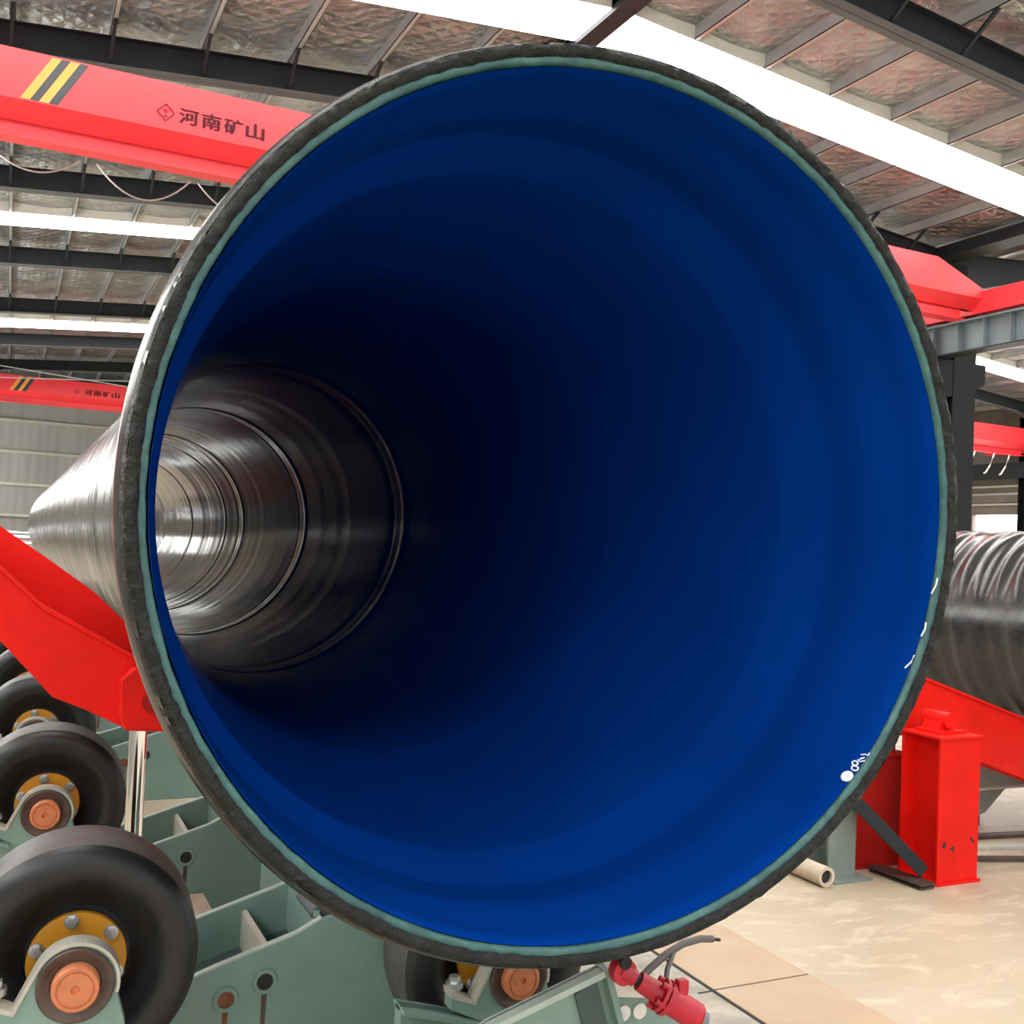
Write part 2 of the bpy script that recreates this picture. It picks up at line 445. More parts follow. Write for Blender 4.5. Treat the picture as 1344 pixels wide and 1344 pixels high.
def place_text(name, body, x0, x1, z0, z1, y, parent, mat, bold=0.0):
    """fit lettering into the box x0..x1, z0..z1 on a face looking to -y"""
    me = bolden(text_mesh(body, 1.0), bold, bold*.5); n = len(me.vertices); co = np.zeros(n*3, np.float32); me.vertices.foreach_get('co', co); co = co.reshape(-1, 3)
    lo, hi = co.min(0), co.max(0); out = np.zeros_like(co)
    out[:, 0] = x0+(co[:, 0]-lo[0])/(hi[0]-lo[0])*(x1-x0)
    out[:, 2] = z0+(co[:, 1]-lo[1])/(hi[1]-lo[1])*(z1-z0)
    out[:, 1] = y-(co[:, 2]-lo[2])
    out -= np.array(parent.location)[None]
    me.vertices.foreach_set('co', out.ravel()); me.update(); me.materials.clear()
    o = link(name, me, mat, parent); return o

def crane(y, x0, x1, ztop, label, stripes, letters, taper=True):
    """box girder with an I-beam below; the right end narrows to the end truck"""
    mat = M['crane_red']
    t = thing('overhead_crane', label, 'crane', ((x0+x1)/2, y, ztop-1))
    zt, zw, zi, zb = ztop, ztop-.60, ztop-.79, ztop-.985
    xt = x1-(1.15 if taper else .02); zend = ztop-(.42 if taper else .02)
    # near and far webs
    poly = [(x0, zw), (x1, zw), (x1, zend), (xt, zt), (x0, zt)]
    g = MB().prism(poly, y-.012, y+.0).prism(poly, y+.50, y+.512)
    g.add([(x0, y, zt), (xt, y, zt), (xt, y+.5, zt), (x0, y+.5, zt)], [(0, 1, 2, 3)])
    g.add([(xt, y, zt), (x1, y, zend), (x1, y+.5, zend), (xt, y+.5, zt)], [(0, 1, 2, 3)])
    g.build('box_girder', mat, t)
    MB().add([(x0, y-.012, zw), (x1, y-.012, zw), (x1, y+.2, zi), (x0, y+.2, zi)], [(0, 1, 2, 3)]) \
        .add([(x0, y+.512, zw), (x1, y+.512, zw), (x1, y+.3, zi), (x0, y+.3, zi)], [(3, 2, 1, 0)]).build('sloped_underside', mat, t)
    MB().box(x0, x1-.3, y+.24, y+.26, zb, zi+.02).build('trolley_beam_web', mat, t)
    MB().box(x0, x1-.3, y+.12, y+.38, zb-.02, zb).build('trolley_beam_flange', mat, t)
    MB().box(x0, x1, y-.04, y+.54, zt, zt+.016).build('top_plate', mat, t) if False else None
    for xe in (x1+.12, x0-.12):
        e = MB().box(xe-.14, xe+.14, y-1.6, y+2.1, ztop-.86, ztop-.45).build('end_truck', mat, t, bevel=.01)
        for yy in (y-1.2, y+1.7):
            MB().cyl((xe-.05, yy, ztop-.745), (xe+.05, yy, ztop-.745), .12, 18).build('truck_wheel', M['steel_dark'], e)
    for (xa, w, m) in stripes:
        sk = .32
        MB().prism([(xa, zw+.02), (xa+w, zw+.02), (xa+w+sk, zt-.02), (xa+sk, zt-.02)], y-.016, y-.0125).build('stripe', M[m], t)
    if letters:
        (lx0, lx1, lz0, lz1, logo) = letters
        for k, ch in enumerate('河南矿山'):
            w = (lx1-lx0)/4
            place_text('lettering', ch, lx0+w*k+.02*w, lx0+w*(k+.90), lz0-.002*k, lz1-.002*k, y-.0125, t, M['letter'], .035)
        cx, cz, r = logo; b = MB()
        q = [(cx, cz+r), (cx+r, cz), (cx, cz-r), (cx-r, cz)]
        for i in range(4):
            (ax, az), (bx, bz) = q[i], q[(i+1) % 4]
            b.beam((ax, y-.0135, az), (bx, y-.0135, bz), .004, .030, up=(0, 1, 0))
        for (ax, az, bx, bz) in ((0, -.45, 0, .2), (0, -.05, -.35, .3), (0, -.05, .35, .3), (-.25, -.5, .25, -.5), (0, .2, -.12, .5), (0, .2, .14, .48)):
            b.beam((cx+ax*r, y-.0135, cz+az*r), (cx+bx*r, y-.0135, cz+bz*r), .004, .016, up=(0, 1, 0))
        b.build('emblem', M['letter'], t)
    return t

ST = [(-.17, .105, 'yellow'), (-.065, .10, 'black_paint'), (.035, .105, 'yellow'), (.14, .10, 'black_paint')]
c1 = crane(13.7, -2.4, 15.96, 7.27, 'near red overhead crane with yellow and black stripes and dark lettering',
      ST, (1.63, 2.74, 6.785, 6.985, (1.475, 6.885, .105)))
# festoon wire looping under the near crane
def loop(a, b, sag, n=14): return [(a[0]+(b[0]-a[0])*k/n, a[1]+(b[1]-a[1])*k/n, a[2]+(b[2]-a[2])*k/n-sag*4*(k/n)*(1-k/n)) for k in range(n+1)]
b = MB()
for (xa, xb, sg) in ((-.5, .55, .24), (.75, 1.9, .35), (2.0, 3.1, .32), (3.2, 4.4, .3)): b.tube(loop((xa, 14.3, 6.27), (xb, 14.3, 6.27), sg), .011, 6)
b.build('festoon_cable', M['purlin'], c1)
c2 = crane(43.5, -2.4, 15.96, 7.31, 'distant red overhead crane near the back wall, behind the black pipe', 
      [(-.25, .14, 'yellow'), (-.11, .14, 'black_paint'), (.03, .14, 'yellow'), (.17, .14, 'black_paint')], (2.34, 3.66, 6.82, 7.035, (2.1, 6.93, .1)))
c3 = crane(27.0, 17.2, 34.33, 7.08, 'red overhead crane in the next bay with three white cables hanging under it', [], None, taper=False)
b3 = []
for x in (31.55, 32.55, 33.35):
    p = [(x, 27.2, 6.08), (x-.06, 27.2, 5.9), (x-.2, 27.2, 5.6), (x-.42, 27.2, 5.32), (x-.5, 27.2, 5.29)]
    MB().tube(p, .03, 8).build('hanging_cable', M['white_cable'], c3, smooth=True)

# ================================================================== MAIN PIPE
CX, CZ, Y0, RR = .936, 1.68, 1.566, .80
NX, NZ = .0498, .0379      # tilt of the sawn end
RB, RI, YE = .67, .632, 16.9
def smooth(t): t = np.clip(t, 0, 1); return t*t*(3-2*t)
def taper(y):
    t = np.clip((y-.05)/1.10, 0, 1); return .75*t+.25*smooth(t)
def r_out(y):   # y from the rim
    return RR+(RB-RR)*taper(y)-.011*(1-smooth(y/.03))
def r_in(y):
    # chamfer, socket bands, shoulder, long taper, then the straight bore
    return np.interp(y, (0, .035, .05, .085, .10, .185, .20, .275, .29, .41, .44, 1.08, 1.16, 99),
                        (.757, .7505, .7496, .7496, .749, .7375, .7368, .7362, .7345, .698, .6945, .636, .632, .632))
def pipe_grid(ys, rfun, n, bumpf):
    th = np.linspace(0, 2*PI, n, endpoint=False); Y, T = np.meshgrid(ys, th, indexing='ij')
    R = rfun(Y) + bumpf(Y, T)
    dx, dz = R*np.cos(T), R*np.sin(T)
    sh = -(NX*dx+NZ*dz)*np.exp(-Y/.8)
    return np.stack([dx, Y+sh, dz], -1)
def seams(Y, T, ph, pitch=1.28, w=.02, h=.006):
    """raised spiral seam"""
    s = (Y-ph+pitch*(T/(2*PI)) % pitch) % pitch; s = np.minimum(s, pitch-s); return h*np.exp(-(s/w)**2)
def ribs_out(Y, T):
    g = smooth((Y-.55)/.5); u = Y+.05*np.sin(T+1)
    return g*(.0022*noise1(u*9, 3, 3)+.0012*noise1(u*40, 5, 1)+.0035*np.maximum(0, noise1(u*2.2+40, 9, 1)))
def ribs_in(Y, T):
    u = Y+.06*np.sin(T)+.004*np.sin(3*T)
    g = smooth((Y-1.5)/2.2)
    r = -g*(.0011*noise1(u*2.6, 13, 2)+.00055*noise1(u*7.5, 15, 1)+.00030*noise1(u*16, 17, 1))
    for (yy, h, w) in ((1.08, .0012, .012), (2.80, .0038, .035), (2.95, -.002, .03), (3.6, .0008, .05), (4.50, .0042, .035), (4.64, -.002, .03), (6.30, .0042, .04), (6.46, -.002, .03), (7.0, .004, .03), (8.7, .005, .04), (10.6, .005, .05), (12.8, .005, .06)):
        r = r-h*np.exp(-((u-yy)/w)**2)
    return r
pipe = thing('coated_steel_pipe', 'huge black coated steel pipe with open blue lined mouth facing the camera', 'pipe', (CX, Y0, CZ))
ys = np.concatenate([np.linspace(0, .8, 60), np.arange(.82, 8, .022), np.arange(8, YE-Y0, .04)])
link('black_coating', grid_mesh('black_coating', pipe_grid(ys, r_out, 160, ribs_out)), M['coating'], pipe, 'all')
ys = np.concatenate([np.linspace(.012, 1.2, 120), np.arange(1.21, 8, .012), np.arange(8, YE-Y0, .03)])
Pi = pipe_grid(ys, r_in, 224, ribs_in)[:, ::-1]
link('blue_lining', grid_mesh('blue_lining', Pi), M['lining'], pipe, 'all')
# sawn end: black coating edge, teal primer edge with a ragged line between
n = 900; th = np.linspace(0, 2*PI, n, endpoint=False)
def ring(r, y):
    dx, dz = r*np.cos(th), r*np.sin(th); return np.stack([dx, y-(NX*dx+NZ*dz), dz], -1)
rag = .0010*noise1(th*40, 21, 4)+.0010*noise1(th*7, 22, 2)
rag2 = .0008*noise1(th*36, 25, 3)
chip = np.where(noise1(th*48, 31, 2) > .92, .004, 0)+np.where(noise1(th*90, 33, 2) > 1.0, .003, 0)
rows = [ring(np.full(n, .7935), .012), ring(.7895-chip*.3, .001+chip*.4), ring(.786+.0012*noise1(th*30, 8, 2), -.003-.002*noise1(th*35, 4, 3)), ring(.779+rag*.5, -.003-.0035*noise1(th*45, 6, 3)), ring(.7700+rag+chip*.6, .0+.002*noise1(th*50, 7, 2)), ring(.7670+rag, .008*np.ones(n))]
link('black_coating_edge', grid_mesh('black_coating_edge', np.stack(rows)), M['cut'], pipe, 'all')
rows = [ring(.774+rag*.5, .006+0*th), ring(.767+rag*.3, .004+.0012*noise1(th*40, 16, 2)), ring(.7610+rag2, .004+.0012*noise1(th*30, 17, 2)), ring(.7575+rag2, .008+0*th), ring(.7562+rag2*.5, .018+.006*noise1(th*14, 19, 3)), ring(.759+0*th, .034+0*th)]
link('teal_primer_edge', grid_mesh('teal_primer_edge', np.stack(rows)), M['teal_edge'], pipe, 'all')
dxe = np.linspace(0, 2*PI, 96, endpoint=False)
rows = [np.stack([r*np.cos(dxe), np.full(96, YE-Y0)+.0*dxe, r*np.sin(dxe)], -1) for r in (RB+.002, RI-.002)]
link('far_end_edge', grid_mesh('far_end_edge', np.stack(rows)), M['cut'], pipe)
# white marker writing inside the mouth
def on_wall(y, a):   # a: angle in degrees
    y = y-.014
    r = float(r_in(np.array(y)))-.0025; a = math.radians(a); dx, dz = r*math.cos(a), r*math.sin(a)
    return (CX+dx, Y0+y-(NX*dx+NZ*dz)*math.exp(-y/.8), CZ+dz)
def strokes(lines, w): 
    b = MB()
    for ln in lines: b.tube([on_wall(*p) for p in ln], w, 6)
    return b
def circ(y, a, ry, ra): return [(y+ry*math.cos(t*PI/8), a+ra*math.sin(t*PI/8)) for t in range(17)]
MK = -3.9
strokes([circ(.035, -36.6+MK, .010, .75), circ(.035, -36.6+MK, .006, .45), circ(.035, -36.6+MK, .003, .2)], .0026).build('marker_writing', M['chalk'], pipe)
strokes([circ(.031, -34.95+MK, .007, .38)], .0016).build('marker_writing', M['chalk'], pipe)
strokes([circ(.037, -34.2+MK, .006, .35)], .0016).build('marker_writing', M['chalk'], pipe)
for ln in ([(.022, -33.3), (.030, -33.7), (.036, -33.5)], [(.030, -33.0), (.033, -33.4), (.026, -32.8)], [(.036, -32.6), (.028, -32.3), (.022, -32.4), (.022, -31.9)]):
    strokes([[(p[0], p[1]+MK) for p in ln]], .0014).build('marker_writing', M['chalk'], pipe)
for ln in ([(.022, -16.2), (.018, -15.0), (.02, -14)], [(.034, -21.5), (.026, -20.5), (.024, -19.3)], [(.022, -9.5), (.016, -8.2), (.015, -7)]):
    strokes([ln], .0018).build('paint_scratch', M['chalk'], pipe)

# ================================================================== RED SWING ARMS
def arm(y0, y1, top, bot, label, extra=None):
    t = thing('pipe_support_arm', label, 'arm', ((top[0][0]+top[-1][0])/2, (y0+y1)/2, 0))
    poly = top+bot[::-1]
    MB().prism(poly, y0, y0+.014).build('near_side_plate', M['red'], t, bevel=.003)
    MB().prism(poly, y1-.014, y1).build('far_side_plate', M['red'], t, bevel=.003)
    tp = [(x, z-.018) for x, z in top]
    m = MB()
    for (a, b2) in zip(tp[:-1], tp[1:]): m.prism([a, b2, (b2[0], b2[1]+.014), (a[0], a[1]+.014)], y0+.014, y1-.014)
    m.build('top_plate', M['red'], t)
    m = MB()
    for (a, b2) in zip(bot[:-1], bot[1:]): m.prism([(a[0], a[1]+.012), (b2[0], b2[1]+.012), (b2[0], b2[1]+.026), (a[0], a[1]+.026)], y0+.014, y1-.014)
    m.build('bottom_plate', M['red'], t)
    return t
AY = 3.10
topL = [(-.75, 2.02), (-.35, 1.80), (-.011, 1.486), (.098, 1.384), (.316, 1.263), (.52, 1.135), (.72, 1.045), (.96, .998), (1.3, .98)]
botL = [(-.75, 1.85), (-.35, 1.62), (0, 1.299), (.136, 1.148), (.221, 1.112), (.32, 1.062), (.44, 1.052), (.7, .90), (1.3, .86)]
aL = arm(AY, AY+.34, topL, botL, 'red swing arm propped by the chrome piston rod under the left of the pipe')
# raised guard on the far side of the arm and the lip along the near one
MB().prism([(-.75, 2.10), (-.35, 1.91), (-.016, 1.60), (.11, 1.515), (.25, 1.415), (.36, 1.31), (.50, 1.14), (.58, 1.06), (.58, 1.0), (.36, 1.17), (.1, 1.34), (-.011, 1.44), (-.75, 1.98)], AY+.34, AY+.352).build('guard_plate', M['red'], aL)
m = MB()
for (a, b2) in zip(topL[:6][:-1], topL[1:6]): m.prism([(a[0], a[1]), (b2[0], b2[1]), (b2[0], b2[1]+.012), (a[0], a[1]+.012)], AY-.012, AY+.02)
m.build('edge_lip', M['red'], aL)
# clevis over the piston
MB().prism([(.30, 1.20), (.335, 1.235), (.42, 1.23), (.46, 1.16), (.46, 1.055), (.32, 1.062), (.305, 1.10)], AY-.06, AY-.012).build('clevis_plate', M['red'], aL, bevel=.006)
MB().cyl((.386, AY-.085, 1.14), (.386, AY+.05, 1.14), .028, 20).build('clevis_pin', M['red_dark'], aL, smooth=True)
ps = thing('hydraulic_cylinder', 'upright chrome piston rod below the red swing arm at left', 'cylinder', (.362, AY+.02, .0))
MB().cyl((.366, AY+.0, .60), (.362, AY+.0, 1.058), .0245, 28).build('piston_rod', M['chrome'], ps, smooth=True)
MB().cyl((.366, AY, .02), (.366, AY, .60), .045, 28).build('barrel', M['teal_dark'], ps, smooth=True)
MB().cyl((.366, AY, .59), (.366, AY, .64), .052, 28).build('gland_nut', M['teal_dark'], ps, smooth=True)
MB().box(.27, .46, AY-.09, AY+.09, 0, .025).build('foot_plate', M['teal_dark'], ps)

AR = 4.25
topR = [(4.20, 1.125), (4.61, 1.0), (5.40, .762), (6.4, .462), (7.2, .30)]
botR = [(4.20, .80), (4.477, .70), (4.66, .655), (5.415, .42), (6.4, .13), (7.2, .02)]
aR = arm(AR, AR+.16, topR, botR, 'red sloping skid arm carrying the second black pipe behind the red post')
sl = math.atan(.3013)
m = MB()
for (a, b2) in zip(topR[:-2], topR[1:-1]): m.prism([(a[0], a[1]), (b2[0], b2[1]), (b2[0], b2[1]+.014), (a[0], a[1]+.014)], AR-.01, AR+.17)
m.build('edge_lip', M['red'], aR)

# red posts right of the mouth
def post(x0, x1, y0, y1, h, label, mat):
    t = thing('red_post', label, 'post', ((x0+x1)/2, (y0+y1)/2, 0))
    MB().box(x0, x1, y0, y0+.014, .014, h-.014).build('front_flange', mat, t, bevel=.002)
    MB().box(x0, x1, y1-.014, y1, .014, h-.014).build('rear_flange', mat, t, bevel=.002)
    xm = x0+.10
    MB().box(xm-.007, xm+.007, y0+.014, y1-.014, .014, h-.014).build('web', mat, t)
    MB().box(x0-.012, x1+.012, y0-.012, y1+.012, h-.014, h).build('top_plate', mat, t, bevel=.002)
    MB().box(x0-.012, x1+.012, y0-.012, y1+.012, 0, .014).build('base_plate', mat, t)
    return t
p1 = post(4.37, 4.66, 3.92, 4.18, .755, 'bright red front post with a round pin head on top, right of the pipe', M['red'])
pb = MB().box(4.42, 4.62, 3.98, 4.14, .755, .770).build('saddle_plate', M['red'], p1)
MB().prism([(4.455, .77), (4.575, .77), (4.55, .83), (4.48, .83)], 4.02, 4.13).build('saddle', M['red'], p1)
MB().cyl((4.515, 3.99, .822), (4.515, 4.15, .822), .042, 24).build('pin', M['red'], p1, smooth=True)
for (x, z, q) in ((4.415, .205, [(-.010, -.014), (.008, -.016), (.013, .006), (.002, .016), (-.011, .008)]), (4.475, .178, [(-.030, -.004), (-.006, .002), (.014, -.022), (.006, .0), (.020, .018), (-.004, .012)]), (4.615, .215, [(-.018, .012), (-.004, .014), (.020, -.012), (.008, -.014)])):
    MB().prism([(x+a, z+b2) for a, b2 in q], 3.9185, 3.921).build('paint_chip', M['hole'], p1)
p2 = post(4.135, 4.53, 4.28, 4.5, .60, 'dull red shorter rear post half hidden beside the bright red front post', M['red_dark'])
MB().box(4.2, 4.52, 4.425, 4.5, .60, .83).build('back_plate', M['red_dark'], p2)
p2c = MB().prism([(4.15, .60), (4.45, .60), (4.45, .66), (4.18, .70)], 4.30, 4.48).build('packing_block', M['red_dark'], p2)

# grey post, leaning angle, tube, flats on the floor
gp = thing('grey_post', 'grey green steel stub post with base plate beside the pipe mouth', 'post', (3.97, 4.24, 0))
MB().box(3.88, 4.06, 4.17, 4.182, .01, .62).build('front_flange', M['grey_post'], gp)
MB().box(3.88, 4.06, 4.318, 4.33, .01, .62).build('rear_flange', M['grey_post'], gp)
MB().box(3.96, 3.975, 4.182, 4.318, .01, .62).build('web', M['grey_post'], gp)
MB().box(3.86, 4.11, 4.09, 4.36, 0, .01).build('base_plate', M['grey_post'], gp)
an = thing('angle_iron', 'dark rusty angle iron leaning from the grey post to the floor', 'angle', (4.4, 4.1, 0))
MB().beam((3.98, 4.12, .42), (4.335, 3.97, .06), .07, .008, up=(0, 1, 0)).build('upper_leg', M['steel_dark'], an)
MB().beam((4.0, 4.155, .40), (4.345, 4.005, .045), .008, .07, up=(0, 1, 0)).build('lower_leg', M['brown_steel'], an)
tb = thing('cardboard_tube', 'pale cardboard tube lying on the floor beside the grey post', 'tube', (3.79, 4.3, .0))
MB().lathe([(0, .034), (0, .05), (.62, .05), (.62, .034), (0, .034)], 28, (3.79, 4.08, .05)).build('tube_wall', M['card'], tb, smooth=True)
MB().cyl((3.79, 4.095, .05), (3.79, 4.11, .05), .034, 20).build('tube_core', M['hole'], tb)
for k, (dx, dy, r) in enumerate(((0, 0, .0), (.03, .035, .02), (-.02, -.02, -.03))):
    t = MB().beam((4.262+dx*.3, 4.22+dy, .006+.011*k), (4.285+dx*.3+r*.3, 3.90+dy, .006+.011*k), .11, .009).build('flat_bar', M['brown_steel'])
    tag(t, ('bottom flat steel bar in the small stack at the red post foot', 'middle flat steel bar in the small stack at the red post foot', 'topmost flat steel bar in the small stack at the red post foot')[k], 'bar', 'flat bars at the red post foot')
for k, (a, b2, w) in enumerate((((4.85, 4.24, .011), (6.1, 3.85, .011), .05), ((4.85, 4.45, .011), (6.3, 4.1, .011), .07), ((4.85, 4.62, .011), (6.5, 4.42, .011), .07))):
    t = MB().beam(a, b2, w, .02).build('steel_flat', M['brown_steel'] if k != 1 else M['edge_steel'])
    tag(t, ('rusty steel flat on the floor behind the red post, nearest of three', 'pale steel flat on the floor behind the red post, middle of three', 'rusty steel flat on the floor behind the red post, farthest of three')[k], 'bar', 'steel flats behind the red post')
gs = thing('grey_gusset_stand', 'grey steel stand with a triangular gusset under the skid arm', 'stand', (5.2, 4.75, 0))
MB().box(5.3, 7.0, 4.70, 4.95, .242, .252).build('top_plate', M['edge_steel'], gs)
MB().box(5.3, 6.9, 4.74, 4.76, .252, .50).build('beam_web', M['grey_post'], gs)
MB().prism([(5.55, .242), (5.88, .242), (5.69, .09), (5.55, .06)], 4.74, 4.77).build('gusset', M['grey_post'], gs)
MB().box(5.45, 5.68, 4.77, 4.9, 0, .242).build('leg', M['steel_dark'], gs)
MB().box(6.7, 6.8, 4.74, 4.9, 0, .242).build('leg', M['steel_dark'], gs)

# second pipe on the right
sp = thing('black_pipe', 'black spiral wrapped pipe lying on the red skid arm at the right edge', 'pipe', (6.2, 2, 1.236))
def ribs2(Y, T):
    u = Y+.12*(T/(2*PI))*1.0+.03*np.sin(T); return .006*noise1(u*7, 41, 2)+.003*noise1(u*25, 43, 1)
def grid2(ys, r, n, fn):
    th = np.linspace(0, 2*PI, n, endpoint=False); Y, T = np.meshgrid(ys, th, indexing='ij'); R = r+fn(Y, T)
    return np.stack([R*np.cos(T), Y, R*np.sin(T)], -1)
def helical(Y, T):
    u = Y*6.0-2*T/(2*PI)*1.0; 
    per = 4096
    return ribs2(Y, T)
# seamless spiral: displacement depends on y + pitch * turns, repeated each pitch
def spiral(Y, T):
    pit = .42; u = ((Y+pit*T/(2*PI))/pit) % 1.0
    return .006*np.sin(2*PI*u)+.004*np.sin(6*PI*u+1)+.001*np.sin(14*PI*u+2)+.0006*noise1(Y*20, 45, 2)
link('black_coating', grid_mesh('black_coating', grid2(np.arange(0, 12, .02), .66, 120, spiral)), M['coating'], sp, 'all')
rows = [np.stack([r*np.cos(dxe), np.full(96, yy), r*np.sin(dxe)], -1) for r, yy in ((.668, 0), (.61, 0), (.61, 12), (.668, 12))]
link('end_and_bore', grid_mesh('end_and_bore', np.stack(rows)), M['lining'], sp, True)

# steel tube lying across, far behind at the left edge
ct = thing('steel_tube', 'shiny steel tube lying across the hall far behind the black pipe end', 'tube', (-1.2, 19.3, 0))
MB().cyl((-2.9, 19.3, 1.30), (.5, 19.3, 1.30), .25, 40).build('tube_wall', M['rod_steel'], ct, smooth=True)
for x in (-2.5, .2): MB().prism([(x-.06, 0), (x+.06, 0), (x+.06, 1.06), (x-.06, 1.06)], 19.1, 19.5).build('trestle', M['steel_dark'], ct)

# ================================================================== PIPE ROLLERS
def make_roller(x, y, z, label):
    t = thing('pipe_roller', label, 'roller', (x, y, z), 'black rubber rollers')
    c = (x, y, z); R = .252
    tyre = [(.175, .110), (.168, .128), (.140, .150), (.120, .172), (.113, .200), (.117, .228), (.124, .240), (.135, .249), (.150, .252), (.285, .252), (.30, .249), (.31, .238), (.318, .2), (.31, .15), (.30, .108)]
    MB().lathe(tyre[:8], 72, c).lathe(tyre[9:], 72, c).build('sidewall', M['rubber'], t, smooth='all')
    MB().lathe(tyre[7:10], 72, c).build('tread', M['tread'], t, smooth='all')
    MB().lathe([(.30, .109), (.20, .110), (.19, .112), (.178, .112), (.172, .110)], 60, c).lathe([(.185, .111), (.185, .02)], 48, c).build('rim', M['rubber'], t, smooth=True)
    h = MB().lathe([(.165, .101), (.150, .101), (.148, .099), (.148, .03)], 60, c).build('hub_disc', M['hub'], t, smooth=True)
    for k in range(6):
        a = 2*PI*k/6+.70; p = Vector((x+.086*math.cos(a), y, z+.086*math.sin(a)))
        bm = MB().cyl(p+Vector((0, .148, 0)), p+Vector((0, .143, 0)), .0155, 14).cyl(p+Vector((0, .143, 0)), p+Vector((0, .131, 0)), .0115, 6)
        bm.build('bolt', M['zinc'], h, smooth=True)
    # bearing block: arch with feet
    ro = .083; A = [(ro*math.cos(a), ro*math.sin(a)) for a in np.linspace(math.radians(-15), math.radians(150), 22)]
    arch = [(x+p[0], z+p[1]) for p in A] + [(x-.115, z-.045), (x-.175, z-.018), (x-.175, z-.055), (x-.10, z-.09), (x+.05, z-.16), (x+.10, z-.09)]
    bh = MB().prism(arch, y+.018, y+.060).build('bearing_block', M['teal'], t, bevel=.003)
    edge = [(x+p[0]*1.03, z+p[1]*1.03) for p in A] + [(x-.115, z-.040), (x-.178, z-.010)]
    inn = [(x+p[0]*.95, z+p[1]*.95) for p in A] + [(x-.112, z-.050), (x-.176, z-.026)]
    m = MB()
    for i in range(len(edge)-1): m.prism([edge[i], edge[i+1], inn[i+1], inn[i]], y+.014, y+.062)
    m.build('machined_edge', M['edge_steel'], bh)
    MB().lathe([(.02, .045), (.014, .050), (.013, .060), (.010, .064), (.009, .072), (.012, .075), (.03, .075)], 56, c).build('bearing_ring', M['brown_steel'], t, smooth=True)
    cp = MB().lathe([(.03, .046), (-.006, .046), (-.010, .043), (-.010, .037), (-.007, .036), (-.007, .034), (-.010, .033), (-.010, .009), (-.004, .006), (-.004, .0005)], 56, c).build('shaft_cap', M['orange_cap'], t, smooth=True)
    MB().cyl((x, y+.02, z), (x, y+.32, z), .03, 20).build('shaft', M['brown_steel'], t)
    # foot bolt and pedestal down to the floor
    MB().cyl((x-.15, y+.06, z-.03), (x-.15, y+.06, z+.008), .014, 6).cyl((x-.15, y+.06, z-.02), (x-.15, y+.06, z-.006), .022, 14).build('foot_bolt', M['zinc'], t)
    MB().box(x-.19, x+.11, y+.0, y+.108, z-.145, z-.057).build('bearing_base', M['teal'], t, bevel=.004) if False else None
    ped = [(x-.21, z-.055), (x-.10, z-.09), (x+.05, z-.15), (x+.13, z-.2), (x+.13, 0), (x-.30, 0), (x-.30, z-.03)]
    MB().prism(ped, y+.022, y+.062).build('pedestal_plate', M['teal'], t, bevel=.003)
    MB().prism([(x-.30, z-.03), (x-.21, z-.055), (x-.10, z-.09), (x-.10, z-.10), (x-.21, z-.066), (x-.30, z-.042)], y-.005, y+.07).build('pedestal_ledge', M['teal'], t)
    return t
LZ, RZ = .68, .565
ROWS = [2.3, 3.72, 5.1, 6.5, 7.9, 9.3]
lab_l = ['nearest black rubber roller with yellow hub, in front of the chrome piston rod',
         'second black roller of the left row, just left of the chrome piston rod',
         'third black roller of the left row, half covered by the second under the red arm',
         'fourth black roller of the left row, only its crown showing under the red arm',
         'fifth black roller of the left row, a sliver below the red arm edge',
         'sixth black roller of the left row, farthest sliver below the red arm']
r0 = make_roller(.178, ROWS[0], LZ, lab_l[0])
r0.rotation_euler = (0, 0, math.radians(-4))
for k in range(1, 6):
    c = copy_tree(r0); c.location = (.164, ROWS[k], LZ); c['label'] = lab_l[k]
rr = make_roller(1.185, ROWS[0], RZ, 'right hand black rubber roller directly below the bottom of the pipe rim')
rr2 = copy_tree(rr); rr2.location = (1.185, ROWS[1], RZ+.04); rr2['label'] = 'black roller behind the pipe rim, a dark sliver right of the chrome piston rod'

